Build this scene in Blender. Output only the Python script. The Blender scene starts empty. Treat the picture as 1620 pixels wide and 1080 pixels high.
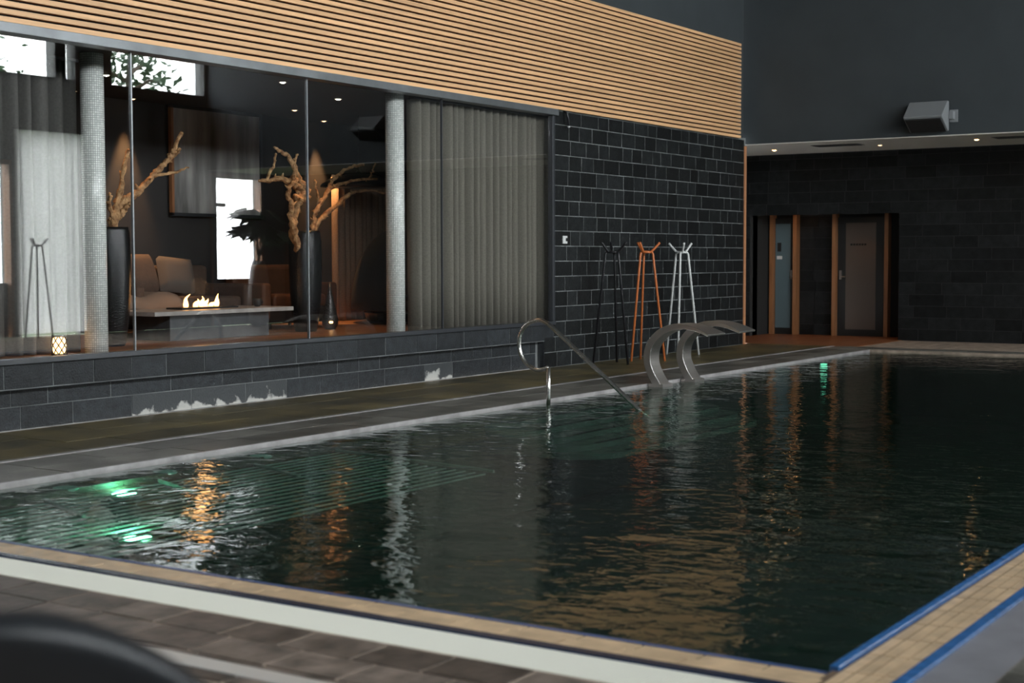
import bpy, math, random
from mathutils import Vector, Matrix
rnd = random.Random(7)
S = bpy.context.scene
COL = S.collection
PI = math.pi

# ------------------------------------------------------------------ camera
cam_d = bpy.data.cameras.new('camera'); cam = bpy.data.objects.new('camera', cam_d); COL.objects.link(cam)
r_, d_, f_ = (0.54793, -0.83652, -0.00237), (-0.04868, -0.02906, -0.99839), (0.8351, 0.54717, -0.05665)
cam.matrix_world = Matrix(((r_[0], -d_[0], -f_[0], 0), (r_[1], -d_[1], -f_[1], 0), (r_[2], -d_[2], -f_[2], 1.4), (0, 0, 0, 1)))
cam_d.sensor_width = 36; cam_d.lens = 51.89; cam_d.clip_start = .05; cam_d.clip_end = 300
cam_d.dof.use_dof = True; cam_d.dof.focus_distance = 14.5; cam_d.dof.aperture_fstop = 2.6
S.camera = cam

# ------------------------------------------------------------------ world, daylight, exposure
W = bpy.data.worlds.new('overcast_sky'); S.world = W; W.use_nodes = True
wb = W.node_tree.nodes['Background']
wb.inputs[0].default_value = (.93, .98, 1.0, 1); wb.inputs[1].default_value = 18.0
def portal(loc, rot, sx, sy):
    l = bpy.data.lights.new('window_daylight', 'AREA'); l.shape = 'RECTANGLE'; l.size = sx; l.size_y = sy
    l.cycles.is_portal = True
    o = bpy.data.objects.new('window_daylight', l); COL.objects.link(o); o.location = loc; o.rotation_euler = rot
portal((8.0, -1.9, 5.45), (-PI/2, 0, PI), 27.8, 1.5)      # clerestory along the right-hand wall
portal((22.82, -1.9, 2.02), (-PI/2, 0, PI), 1.5, 2.1)      # glazed garden door
portal((16.37, -1.9, 2.02), (-PI/2, 0, PI), 1.5, 2.1)      # second garden door
portal((18.02, -2.05, 1.86), (-PI/2, 0, PI), 1.45, 3.72)     # curtained window
S.view_settings.view_transform = 'Standard'; S.view_settings.look = 'None'
S.view_settings.gamma = 1; S.view_settings.use_curve_mapping = False
S.view_settings.exposure = 0.35

# ------------------------------------------------------------------ materials
MATS = {}
def mat(name, col, rough=.6, metal=0., noise=None, rand=0., bump=None, emit=None, spec=.5, alt=None, stretch=(1, 1, 1), coat=0.):
    """noise=(scale, amount) multiplies the colour, alt = second colour mixed in by noise, rand = value change per piece"""
    if name in MATS: return MATS[name]
    m = bpy.data.materials.new(name); m.use_nodes = True; nt = m.node_tree; N = nt.nodes; Lk = nt.links
    b = N['Principled BSDF']
    b.inputs['Base Color'].default_value = (*col, 1); b.inputs['Roughness'].default_value = rough
    b.inputs['Metallic'].default_value = metal; b.inputs['Specular IOR Level'].default_value = spec
    b.inputs['Coat Weight'].default_value = coat
    if emit:
        b.inputs['Emission Color'].default_value = (*emit[0], 1); b.inputs['Emission Strength'].default_value = emit[1]
    geo = N.new('ShaderNodeNewGeometry'); mp = N.new('ShaderNodeMapping'); mp.inputs['Scale'].default_value = stretch
    Lk.new(geo.outputs['Position'], mp.inputs[0]); cur = None
    if noise:
        n = N.new('ShaderNodeTexNoise'); n.inputs['Scale'].default_value = noise[0]; n.inputs['Detail'].default_value = 6
        Lk.new(mp.outputs[0], n.inputs['Vector'])
        mr = N.new('ShaderNodeMapRange'); mr.inputs[1].default_value = .3; mr.inputs[2].default_value = .7
        Lk.new(n.outputs[0], mr.inputs[0])
        if alt:
            mr.inputs[3].default_value = 0; mr.inputs[4].default_value = noise[1]
            mx = N.new('ShaderNodeMix'); mx.data_type = 'RGBA'; mx.inputs[6].default_value = (*col, 1); mx.inputs[7].default_value = (*alt, 1)
            Lk.new(mr.outputs[0], mx.inputs[0]); cur = mx.outputs[2]
        else:
            mr.inputs[3].default_value = 1-noise[1]; mr.inputs[4].default_value = 1+noise[1]
            mx = N.new('ShaderNodeVectorMath'); mx.operation = 'SCALE'; mx.inputs[0].default_value = col
            Lk.new(mr.outputs[0], mx.inputs['Scale']); cur = mx.outputs[0]
    if rand:
        oi = N.new('ShaderNodeObjectInfo'); mr = N.new('ShaderNodeMapRange'); mr.inputs[3].default_value = 1-rand; mr.inputs[4].default_value = 1+rand
        Lk.new(oi.outputs['Random'], mr.inputs[0])
        mx = N.new('ShaderNodeVectorMath'); mx.operation = 'SCALE'
        if cur: Lk.new(cur, mx.inputs[0])
        else: mx.inputs[0].default_value = col
        Lk.new(mr.outputs[0], mx.inputs['Scale']); cur = mx.outputs[0]
    if cur: Lk.new(cur, b.inputs['Base Color'])
    if bump:
        n = N.new('ShaderNodeTexNoise'); n.inputs['Scale'].default_value = bump[0]; n.inputs['Detail'].default_value = 5
        Lk.new(mp.outputs[0], n.inputs['Vector'])
        bp = N.new('ShaderNodeBump'); bp.inputs['Strength'].default_value = bump[1]; bp.inputs['Distance'].default_value = bump[2] if len(bump) > 2 else .01
        Lk.new(n.outputs[0], bp.inputs['Height']); Lk.new(bp.outputs[0], b.inputs['Normal'])
    MATS[name] = m
    return m
def glass_mat(name, ior, tint=(1, 1, 1), rough=0., gcol=(1, 1, 1)):
    m = bpy.data.materials.new(name); m.use_nodes = True; nt = m.node_tree; N = nt.nodes; Lk = nt.links
    N.remove(N['Principled BSDF']); out = N['Material Output']
    t = N.new('ShaderNodeBsdfTransparent'); t.inputs[0].default_value = (*tint, 1)
    g = N.new('ShaderNodeBsdfGlossy'); g.inputs['Roughness'].default_value = rough; g.inputs[0].default_value = (*gcol, 1)
    # Schlick reflectance, the same from both sides of the sheet
    ge = N.new('ShaderNodeNewGeometry'); fr = N.new('ShaderNodeVectorMath'); fr.operation = 'DOT_PRODUCT'
    Lk.new(ge.outputs['Normal'], fr.inputs[0]); Lk.new(ge.outputs['Incoming'], fr.inputs[1])
    ab = N.new('ShaderNodeMath'); ab.operation = 'ABSOLUTE'; Lk.new(fr.outputs['Value'], ab.inputs[0])
    om = N.new('ShaderNodeMath'); om.operation = 'SUBTRACT'; om.inputs[0].default_value = 1; om.use_clamp = True; Lk.new(ab.outputs[0], om.inputs[1])
    pw = N.new('ShaderNodeMath'); pw.operation = 'POWER'; pw.inputs[1].default_value = 5; Lk.new(om.outputs[0], pw.inputs[0])
    r0 = ((ior-1)/(ior+1))**2
    ma = N.new('ShaderNodeMath'); ma.operation = 'MULTIPLY_ADD'; ma.inputs[1].default_value = 1-r0; ma.inputs[2].default_value = r0; ma.use_clamp = True; Lk.new(pw.outputs[0], ma.inputs[0])
    mx = N.new('ShaderNodeMixShader'); Lk.new(ma.outputs[0], mx.inputs[0]); Lk.new(t.outputs[0], mx.inputs[1]); Lk.new(g.outputs[0], mx.inputs[2])
    Lk.new(mx.outputs[0], out.inputs[0]); MATS[name] = m
    return m, N, Lk, g, fr
GLASS = glass_mat('window_glass', 1.66)[0]
CLEAR = glass_mat('clear_glass', 1.2)[0]
def water_mat():
    m, N, Lk, g, fr = glass_mat('pool_water', 1.33, (.32, .47, .40), .03, (.92, .95, .95))
    geo = N.new('ShaderNodeNewGeometry')
    def noise(scale, stretch, det, dist):
        mp = N.new('ShaderNodeMapping'); mp.inputs['Scale'].default_value = stretch; mp.inputs['Rotation'].default_value = (0, 0, .5)
        Lk.new(geo.outputs['Position'], mp.inputs[0])
        n = N.new('ShaderNodeTexNoise'); n.inputs['Scale'].default_value = scale; n.inputs['Detail'].default_value = det
        n.inputs['Distortion'].default_value = dist; Lk.new(mp.outputs[0], n.inputs['Vector']); return n.outputs[0]
    a = noise(2.0, (1, .8, 1), 2, .4); c = noise(10.0, (1, .65, 1), 2.5, .5)
    b1 = N.new('ShaderNodeBump'); b1.inputs['Strength'].default_value = 1; b1.inputs['Distance'].default_value = .016; Lk.new(a, b1.inputs['Height'])
    b2 = N.new('ShaderNodeBump'); b2.inputs['Strength'].default_value = 1; b2.inputs['Distance'].default_value = .006; Lk.new(c, b2.inputs['Height'])
    Lk.new(b1.outputs[0], b2.inputs['Normal']); Lk.new(b2.outputs[0], g.inputs['Normal']); Lk.new(b2.outputs[0], fr.inputs[0])
    return m
WATER = water_mat()
def mosaic_mat():
    m = mat('mosaic', (.6, .63, .6), .25)
    N = m.node_tree.nodes; Lk = m.node_tree.links; b = N['Principled BSDF']
    uv = N.new('ShaderNodeUVMap'); br = N.new('ShaderNodeTexBrick'); br.offset = 0
    br.inputs['Color1'].default_value = (.66, .70, .67, 1); br.inputs['Color2'].default_value = (.92, .94, .91, 1); br.inputs['Mortar'].default_value = (.36, .38, .36, 1)
    for k, v in (('Scale', 1), ('Mortar Size', .0022), ('Brick Width', .02), ('Row Height', .02)): br.inputs[k].default_value = v
    Lk.new(uv.outputs[0], br.inputs['Vector']); Lk.new(br.outputs[0], b.inputs['Base Color'])
    return m
MOSAIC = mosaic_mat()
SLATE = mat('slate', (.010, .0115, .012), .5, spec=.22, noise=(14, .35), rand=.45, bump=(45, .5, .01))
SLATE_LOW = mat('slate_plinth', (.019, .022, .025), .46, spec=.3, noise=(14, .35), rand=.35, bump=(60, .7, .01))
GROUT = mat('grout', (.15, .16, .16), .8, noise=(3, .5))
def stain_mat():
    m = mat('slate_lime_stained', (.036, .041, .044), .5, bump=(60, .5, .01))
    N = m.node_tree.nodes; Lk = m.node_tree.links; b = N['Principled BSDF']
    geo = N.new('ShaderNodeNewGeometry'); n = N.new('ShaderNodeTexNoise'); n.inputs['Scale'].default_value = 5.5; n.inputs['Detail'].default_value = 5
    Lk.new(geo.outputs['Position'], n.inputs['Vector'])
    sp = N.new('ShaderNodeSeparateXYZ'); Lk.new(geo.outputs['Position'], sp.inputs[0])
    a = N.new('ShaderNodeMath'); a.operation = 'MULTIPLY_ADD'; a.inputs[1].default_value = -1.9; a.inputs[2].default_value = .17; Lk.new(sp.outputs[2], a.inputs[0])
    s = N.new('ShaderNodeMath'); s.operation = 'ADD'; Lk.new(n.outputs[0], s.inputs[0]); Lk.new(a.outputs[0], s.inputs[1])
    mr = N.new('ShaderNodeMapRange'); mr.inputs[1].default_value = .56; mr.inputs[2].default_value = .63; Lk.new(s.outputs[0], mr.inputs[0])
    mx = N.new('ShaderNodeMix'); mx.data_type = 'RGBA'; mx.inputs[6].default_value = (.036, .041, .044, 1); mx.inputs[7].default_value = (.42, .42, .4, 1)
    Lk.new(mr.outputs[0], mx.inputs[0]); Lk.new(mx.outputs[2], b.inputs['Base Color']); return m
STAIN = stain_mat()
def voile_mat():
    m = bpy.data.materials.new('voile'); m.use_nodes = True; N = m.node_tree.nodes; Lk = m.node_tree.links; N.remove(N['Principled BSDF'])
    a = N.new('ShaderNodeBsdfDiffuse'); a.inputs[0].default_value = (.5, .5, .49, 1); t = N.new('ShaderNodeBsdfTranslucent'); t.inputs[0].default_value = (.75, .75, .74, 1)
    mx = N.new('ShaderNodeMixShader'); mx.inputs[0].default_value = .6; Lk.new(a.outputs[0], mx.inputs[1]); Lk.new(t.outputs[0], mx.inputs[2]); Lk.new(mx.outputs[0], N['Material Output'].inputs[0]); return m
VOILE = voile_mat()
SLATWOOD = mat('slat_oak', (.68, .40, .205), .5, noise=(2.5, .16), rand=.08, stretch=(.25, 12, 12))
BLACK = mat('black_backing', (.008, .008, .008), .8)
FRAME = mat('anthracite_frame', (.03, .033, .038), .35)
HEADER = mat('header_steel', (.16, .17, .18), .38, .6, noise=(3, .2))
DRYWALL = mat('charcoal_plaster', (.042, .050, .055), .75, spec=.3, noise=(1.5, .08))
CEIL = mat('ceiling_dark', (.035, .038, .04), .8)
SOFFIT = mat('soffit_plaster', (.55, .53, .48), .7)
PAVER = mat('deck_paver', (.035, .032, .029), .40, noise=(8, 1.), alt=(.17, .135, .115), rand=.45, bump=(30, .3, .01))
PAVER2 = mat('deck_stone', (.038, .034, .020), .42, noise=(1.7, 1.), alt=(.13, .10, .04), rand=.22, bump=(25, .3, .01))
PAVER3 = mat('edge_paver', (.055, .054, .046), .38, noise=(3, 1.), alt=(.17, .165, .145), rand=.35, bump=(30, .3, .01))
JOINT = mat('deck_joint', (.30, .24, .19), .8, noise=(6, .4))
TAN = mat('tan_tile', (.52, .38, .24), .35, noise=(9, .22), rand=.10)
WETTAN = mat('water_darkened_tan', (.16, .13, .095), .4, noise=(6, .3), rand=.15)  # same tan tile, the water's dimming of light put into the colour
TANJ = mat('tan_joint', (.12, .08, .05), .8)
BLUE = mat('blue_grip_tile', (.03, .12, .32), .25, noise=(20, .2))
NAVY = mat('navy_grip_tile', (.012, .022, .05), .25)
GRATE = mat('grate_plastic', (.74, .74, .66), .5)
LIP = mat('pale_stone_lip', (.26, .25, .25), .3, noise=(8, .25))
BASIN = mat('basin_tile', (.03, .055, .045), .4, noise=(4, .3))
STEPM = mat('step_tile', (.15, .20, .175), .4, noise=(5, .2))
STEEL = mat('brushed_steel', (.56, .53, .50), .36, 1., bump=(60, .15, .004))
CHROME = mat('polished_steel', (.75, .73, .70), .27, 1.)
WOODFLOOR = mat('lounge_oak', (.26, .12, .05), .35, noise=(3, .4), stretch=(.4, 6, 6), rand=.15)
LOBBY = mat('lobby_wood', (.22, .085, .035), .4, noise=(3, .4), stretch=(.4, 6, 6))
OAK = mat('oak_frame', (.27, .12, .05), .45, noise=(5, .2), stretch=(8, 8, .5))
DARKWALL = mat('lounge_wall', (.022, .021, .021), .7, noise=(2, .15))
CURTAIN = mat('taupe_curtain', (.145, .136, .112), .85, noise=(60, .15))
CURTAINW = mat('brown_curtain', (.30, .20, .13), .85, noise=(60, .15))
SHEER = mat('grey_sheer', (.085, .083, .078), .85, noise=(50, .15))
VASE = mat('black_glaze', (.007, .008, .009), .22, noise=(30, .4), bump=(70, .6, .006))
DRIFT = mat('driftwood', (.16, .065, .022), .75, noise=(16, 1.), alt=(.62, .37, .17), bump=(40, .9, .03))
LEATHER = mat('brown_leather', (.11, .045, .02), .5, noise=(8, .2))
LINEN = mat('beige_linen', (.06, .038, .027), .85, noise=(30, .15))
BLACKMETAL = mat('black_powder_coat', (.010, .010, .012), .35)
ORANGE = mat('orange_powder_coat', (.50, .14, .04), .4)
WHITE = mat('white_powder_coat', (.62, .63, .62), .35)
STONE = mat('dark_stone', (.06, .065, .07), .3, noise=(8, .3))
STONETOP = mat('pale_stone', (.30, .28, .26), .4, noise=(10, .2))
GREYPLASTIC = mat('grey_plastic', (.20, .21, .22), .5)
LEAF = mat('leaf', (.03, .075, .03), .4, rand=.2)
BARK = mat('bark', (.05, .035, .02), .8)
FROST = mat('frosted_glass', (.085, .065, .052), .35)
FROSTB = mat('blue_glass', (.10, .145, .16), .2)
LAMP_W = mat('lamp_warm', (1, .6, .3), .5, emit=((1, .50, .18), 40))
LAMP_S = mat('lamp_white', (1, .9, .75), .5, emit=((1, .86, .65), 25))
LAMP_G = mat('lamp_green', (.3, 1, .7), .5, emit=((.35, 1, .72), 34))
DIM = mat('lamp_dim', (1, .7, .4), .5, emit=((1, .6, .3), 4))
FLAME = mat('flame', (1, .6, .2), .5, emit=((1, .45, .13), 6))
CANDLE = mat('candle_glow', (1, .6, .2), .5, emit=((1, .55, .2), 7))

# ------------------------------------------------------------------ mesh helpers
class MB:
    def __init__(s): s.v = []; s.f = []; s.uv = {}
    def box(s, x0, y0, z0, x1, y1, z1):
        i = len(s.v); s.v += [(x, y, z) for z in (z0, z1) for y in (y0, y1) for x in (x0, x1)]
        s.f += [tuple(i+k for k in q) for q in ((0, 2, 3, 1), (4, 5, 7, 6), (0, 1, 5, 4), (2, 6, 7, 3), (0, 4, 6, 2), (1, 3, 7, 5))]; return s
    def prism(s, poly, axis, a, b):
        """poly in the two remaining axes, extruded along axis (0,1,2) from a to b"""
        i = len(s.v); n = len(poly)
        for t in (a, b):
            for p in poly:
                q = list(p); q.insert(axis, t); s.v.append(tuple(q))
        s.f += [tuple(i+k for k in range(n))[::-1], tuple(i+n+k for k in range(n))]
        s.f += [(i+k, i+(k+1) % n, i+n+(k+1) % n, i+n+k) for k in range(n)]; return s
    def tube(s, pts, rad, n=8, jit=0.):
        P = [Vector(p) for p in pts]; R = rad if isinstance(rad, (list, tuple)) else [rad]*len(P)
        i0 = len(s.v); t = (P[1]-P[0]).normalized(); u = t.orthogonal().normalized()
        for k, p in enumerate(P):
            t = (P[min(k+1, len(P)-1)]-P[max(k-1, 0)]).normalized(); u = (u-t*u.dot(t)).normalized(); w = t.cross(u)
            for j in range(n):
                a = 2*PI*j/n; r = R[k]*(1+jit*(rnd.random()-.5)); s.v.append(tuple(p+(u*math.cos(a)+w*math.sin(a))*r))
        for k in range(len(P)-1):
            for j in range(n):
                a, b = i0+k*n+j, i0+k*n+(j+1) % n; s.f.append((a, b, b+n, a+n))
        s.f.append(tuple(i0+j for j in range(n))[::-1]); s.f.append(tuple(i0+(len(P)-1)*n+j for j in range(n))); return s
    def lathe(s, prof, n=24, c=(0, 0, 0), sx=1., sy=1.):
        i0 = len(s.v)
        for r, z in prof:
            for j in range(n): a = 2*PI*j/n; s.v.append((c[0]+r*sx*math.cos(a), c[1]+r*sy*math.sin(a), c[2]+z))
        for k in range(len(prof)-1):
            for j in range(n):
                a, b = i0+k*n+j, i0+k*n+(j+1) % n; s.f.append((a, b, b+n, a+n))
        s.f.append(tuple(i0+j for j in range(n))[::-1]); s.f.append(tuple(i0+(len(prof)-1)*n+j for j in range(n))); return s
    def grid(s, fn, nu, nv, thick=None):
        i0 = len(s.v)
        for a in range(nu+1):
            for b in range(nv+1): s.v.append(tuple(fn(a/nu, b/nv)))
        for a in range(nu):
            for b in range(nv): q = i0+a*(nv+1)+b; s.f.append((q, q+1, q+nv+2, q+nv+1))
        return s
    def build(s, name, m, parent=None, smooth=False, bevel=0., solid=0., sub=0, loc=None):
        me = bpy.data.meshes.new(name); me.from_pydata(s.v, [], s.f); me.materials.append(m)
        if smooth: me.polygons.foreach_set('use_smooth', [True]*len(me.polygons))
        me.update(); o = bpy.data.objects.new(name, me); COL.objects.link(o); o.parent = parent
        if loc: o.location = loc
        if solid: md = o.modifiers.new('thickness', 'SOLIDIFY'); md.thickness = solid
        if bevel: md = o.modifiers.new('bevel', 'BEVEL'); md.width = bevel; md.segments = 3
        if sub: md = o.modifiers.new('sub', 'SUBSURF'); md.levels = sub; md.render_levels = sub
        return o
def B(x0, y0, z0, x1, y1, z1): return MB().box(x0, y0, z0, x1, y1, z1)
def tag(o, label, cat, group=None, kind=None):
    o['label'] = label; o['category'] = cat
    if group: o['group'] = group
    if kind: o['kind'] = kind
    return o
def empty(name, loc, label, cat, group=None, rz=0., kind=None):
    o = bpy.data.objects.new(name, None); COL.objects.link(o); o.location = loc; o.rotation_euler = (0, 0, rz); o.empty_display_size = .1
    return tag(o, label, cat, group, kind)
def struct(name, mb, m, label, cat, **k):
    return tag(mb.build(name, m, **k), label, cat, kind='structure')
def smooth_path(pts, k=5):
    P = [Vector(p) for p in pts]; out = []
    for i in range(len(P)-1):
        p0, p1, p2, p3 = P[max(i-1, 0)], P[i], P[i+1], P[min(i+2, len(P)-1)]
        for j in range(k):
            t = j/k; out.append(.5*((2*p1)+(p2-p0)*t+(2*p0-5*p1+4*p2-p3)*t*t+(3*p1-p0-3*p2+p3)*t**3))
    return out+[P[-1]]
UNIT = {}
def piece(name, m, parent, x0, y0, z0, x1, y1, z1):
    """one tile, stone or board: a shared unit block, scaled"""
    key = m.name
    if key not in UNIT:
        me = bpy.data.meshes.new('block_'+key); q = MB().box(-.5, -.5, -.5, .5, .5, .5); me.from_pydata(q.v, [], q.f); me.materials.append(m); UNIT[key] = me
    o = bpy.data.objects.new(name, UNIT[key]); COL.objects.link(o); o.parent = parent
    o.location = ((x0+x1)/2, (y0+y1)/2, (z0+z1)/2); o.scale = (x1-x0, y1-y0, z1-z0); return o
def courses(lo, hi, wmin, wmax):
    out = []; a = lo
    while a < hi-.02:
        b = min(a+rnd.uniform(wmin, wmax), hi)
        if hi-b < .12: b = hi
        out.append((a, b)); a = b
    return out

WL = 9.9      # face of the left wall
WATER_Z = -.03
# ------------------------------------------------------------------ pool basin, water, deck
basin = MB()
basin.box(4.80, 1.86, -1.0, 21.4, 7.36, -.95)
basin.box(4.66, 1.70, -1.0, 4.77, 7.50, -.07); basin.box(21.4, 1.70, -1.0, 21.6, 7.50, -.07)
basin.box(4.66, 1.70, -1.0, 21.6, 1.86, -.07); basin.box(4.66, 7.36, -1.0, 21.6, 7.62, -.10)
struct('pool_basin', basin, BASIN, 'dark green tiled basin below the pool water', 'pool')
w = MB().grid(lambda a, b: (4.56+17.0*a, 1.70+5.94*b, WATER_Z), 2, 2)
tag(w.build('pool_water', WATER), 'dark green rippling water filling the long swimming pool', 'water', kind='stuff')

fl = MB(); G = .004
fl.box(-6, -2, -.3, 4.19, 9.9, -G); fl.box(4.19, 7.70, -.3, 22.2, 9.98, -G); fl.box(4.19, -2, -.3, 22.2, 1.30, -G); fl.box(21.6, 1.30, -.3, 24.5, 7.70, -G)
fl.box(22.2, 7.70, -.3, 24.5, 8.1, -G); fl.box(22.2, -2, -.3, 24.5, 1.3, -G)
floor = struct('floor', fl, JOINT, 'wet stone deck around the swimming pool', 'floor')
# near deck: small stones in running bond
x = 4.17; row = 0
while x > 2.6:
    for (a, b) in courses(1.0-.17*(row % 2), 6.6, .30, .38):
        piece('paver', PAVER, floor, x-.212, a+.008, -.03, x, b-.008, rnd.uniform(-.002, .002))
    x -= .226; row += 1
# left deck: broad stones by the wall, small edge stones by the water
for k in range(3):
    y0 = 8.56+k*.455
    for (a, b) in courses(4.2-.3*k, 22.2, .55, .75):
        piece('paver', PAVER2, floor, a+.004, y0, -.03, b-.004, y0+.449, rnd.uniform(-.0015, .0015))
for k in range(2):
    y0 = 7.72+k*.37
    for (a, b) in courses(4.2-.2*k, 21.6, .5, .7):
        piece('paver', PAVER3, floor, a+.004, y0, -.03, b-.004, y0+.364, rnd.uniform(-.0015, .0015))
for (a, b) in courses(1.3, 8.4, .5, .7):
    piece('paver', PAVER3, floor, 21.72, a+.004, -.03, 22.2, b-.004, rnd.uniform(-.0015, .0015))
for k in range(2):
    for (a, b) in courses(4.2-.3*k, 12, .5, .7):
        piece('paver', PAVER3, floor, a+.004, .4+.45*k, -.03, b-.004, .844+.45*k, 0)
lob = struct('floor_lobby', B(22.2, 8.1, -.3, 25.3, 11.4, .002), LOBBY, 'reddish wooden lobby floor in front of the two far doors', 'floor')
st = tag(B(4.2, 8.475, -.02, 22.2, 8.535, .004).build('drain_channel', LIP), 'thin pale drain line along the left deck stones', 'drain')
st = tag(B(3.575, 1.6, -.02, 3.675, 4.14, .006).build('floor_strip', mat('satin_steel', (.80, .80, .78), .4, .6), bevel=.003), 'shiny steel floor strip crossing the near paving', 'floor strip')

# pool edge: tiled ledge on four sides
edge = struct('pool_edge', MB().box(4.46, 1.55, -.2, 4.757, 7.4, -.045).box(21.40, 1.55, -.2, 21.62, 7.4, -.045).box(4.24, 1.55, -.2, 21.6, 1.81, -.010).box(4.5, 7.32, -.2, 21.6, 7.68, -.075), TANJ,
              'tan tiled ledge running around the pool', 'pool edge')
y = 1.79
while y < 7.4:      # near ledge: two rows of tiles, outer row higher than the inner row
    b = min(y+.25, 7.4)
    piece('tile', TAN, edge, 4.505, y+.005, -.06, 4.625, b-.005, -.008)
    piece('tile', TAN, edge, 4.634, y+.005, -.08, 4.755, b-.005, -.026)
    y += .25
far_tiles = MB(); x = 4.24
while x < 21.3:     # right-hand ledge: four narrow rows
    b = min(x+.26, 21.4)
    for k in range(4):
        q = (x+.004, 1.582+.051*k, -.03, b-.004, 1.582+.051*k+.0415, -.001-.002*k)
        if x > 9: far_tiles.box(*q)
        else: piece('tile', TAN, edge, *q)
    if x > 4.7: piece('tile', WETTAN, edge, x+.003, 7.33, -.09, b-.003, 7.679, -.036)
    x += .26
o = far_tiles.build('far_tiles', TAN, edge); o['kind'] = 'stuff'
B(4.757, 1.786, -.08, 4.785, 7.4, -.024).build('grip_edge', mat('blue_edge', (.05, .09, .22), .3), edge)['label'] = 'faded blue inner lip'
B(4.757, 1.786, -.06, 21.4, 1.825, .008).build('grip_edge', BLUE, edge, bevel=.008)['label'] = 'bright blue inner lip'
B(4.3, 1.525, -.06, 21.6, 1.578, .010).build('grip_edge', BLUE, edge, bevel=.01)['label'] = 'bright blue outer lip'
B(4.435, 1.58, -.10, 4.502, 7.6, .006).build('grip_edge', NAVY, edge, bevel=.01)['label'] = 'dark navy outer lip'
B(4.5, 7.682, -.2, 21.6, 7.715, .003).build('stone_lip', LIP, edge, bevel=.004)['label'] = 'pale stone lip'
gr = empty('overflow_grate', (4.19, 1.55, 0), 'white ribbed plastic overflow grate along the near pool edge', 'grate')
B(0, 0, -.10, .245, 6.1, -.02).build('channel', mat('channel', (.10, .10, .09), .6), gr)
ribs = MB(); k = 0
for i in range(418): ribs.box(.004, .0135*i+.2, -.014, .243, .0135*i+.2083, 0)
o = ribs.build('ribs', GRATE, gr); o['kind'] = 'stuff'
B(0, .2, -.02, .008, 5.85, -.001).build('side_rail', GRATE, gr); B(.237, .2, -.02, .245, 5.85, -.001).build('side_rail', GRATE, gr)
tag(B(4.3, 1.30, -.2, 21.6, 1.525, -.004).build('gutter_cover', mat('grey_gutter', (.20, .20, .22), .45, noise=(5, .15))), 'flat grey gutter cover beside the blue edged right ledge', 'gutter cover')

# underwater steps
def step_poly(x0, x1, y0, y1, r):
    p = [(x0, y1), (x1, y1)]
    for k in range(9): a = k/8*PI/2; p.append((x1-r+r*math.cos(a), y0+r-r*math.sin(a)))
    for k in range(9): a = k/8*PI/2; p.append((x0+r-r*math.sin(a), y0+r-r*math.cos(a)))
    return p
stp = empty('pool_steps', (12.7, 7.0, -.9), 'pale green submerged steps leading down below the loop handrail', 'steps')
for i in range(5):
    z = -.075-.055*i
    MB().prism([(a-12.7, b-7.0) for a, b in step_poly(10.7+.04*i, 14.55-.02*i, 7.20-.245*i, 7.38, .22+.06*i)], 2, z-.05+.9, z+.9).build('step', STEPM, stp)
    B(10.98+.1*i-12.7, 7.20-.245*i+.004-7.0, z+.9, 14.25-.08*i-12.7, 7.20-.245*i+.055-7.0, z+.903).build('riser_shadow_strip', mat('riser_shadow', (.015, .02, .02), .5), stp)  # dark strip along each step edge, painted in as the riser's shadow
# submerged bar bench with round inlets and lamps
bench = empty('massage_bench', (7.0, 6.6, -.5), 'submerged metal bar bench at the near left end of the pool', 'bench')
UM = mat('bench_bar', (.42, .48, .45), .3)
for k in range(17):
    y0 = 7.27-.098*k
    MB().tube([(-2.1, y0-6.6, .41), (1.68-.02*k, y0-6.6, .41)], .0065, 6).build('bar', UM, bench)
for X in (5.94, 6.87, 7.79, 8.69):
    MB().tube([(X-7.0, .71, .425), (X-7.0-.27, -.93 if X > 8 else .05, .425)], .013, 6).build('crosspiece', UM, bench)
for k, X in enumerate((6.17, 7.01, 7.95)):
    t = MB().lathe([(.07, -.02), (.088, -.004), (.088, .003), (.07, .006), (.02, .0075)], 20)
    tag(t.build('water_inlet', mat('inlet_plastic', (.65, .95, .86), .4), loc=(X, 7.405, -.0405)), ['pale green round inlet nearest the left picture edge, under water', 'middle pale green round inlet beside the bright green lamp', 'pale green round inlet farthest along the submerged bench'][k], 'water inlet', 'round inlets on the left pool ledge')
def pool_lamp(loc, label, r, power):
    e = empty('pool_lamp', loc, label, 'lamp', 'green underwater lamps')
    MB().lathe([(r*1.25, -.02), (r*1.3, 0), (r*1.15, .008), (r*.95, .008)], 20).build('rim', STEEL, e)
    MB().lathe([(r*.95, 0), (r*.9, .01), (r*.3, .014)], 20).build('lens', LAMP_G, e)
    l = bpy.data.lights.new('lamp_light', 'POINT'); l.color = (.2, 1, .6); l.energy = power; l.shadow_soft_size = .05
    lo = bpy.data.objects.new('lamp_light', l); COL.objects.link(lo); lo.parent = e; lo.location = (0, 0, .04)
pool_lamp((6.52, 7.26, -.12), 'glowing green underwater lamp beside the bar bench', .085, 6)
pool_lamp((5.57, 6.10, -.135), 'glowing green underwater lamp nearest the white overflow grate', .085, 9)
pool_lamp((18.9, 7.36, -.07), 'tiny bright underwater lamp at the far left pool edge', .03, .1)

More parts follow.
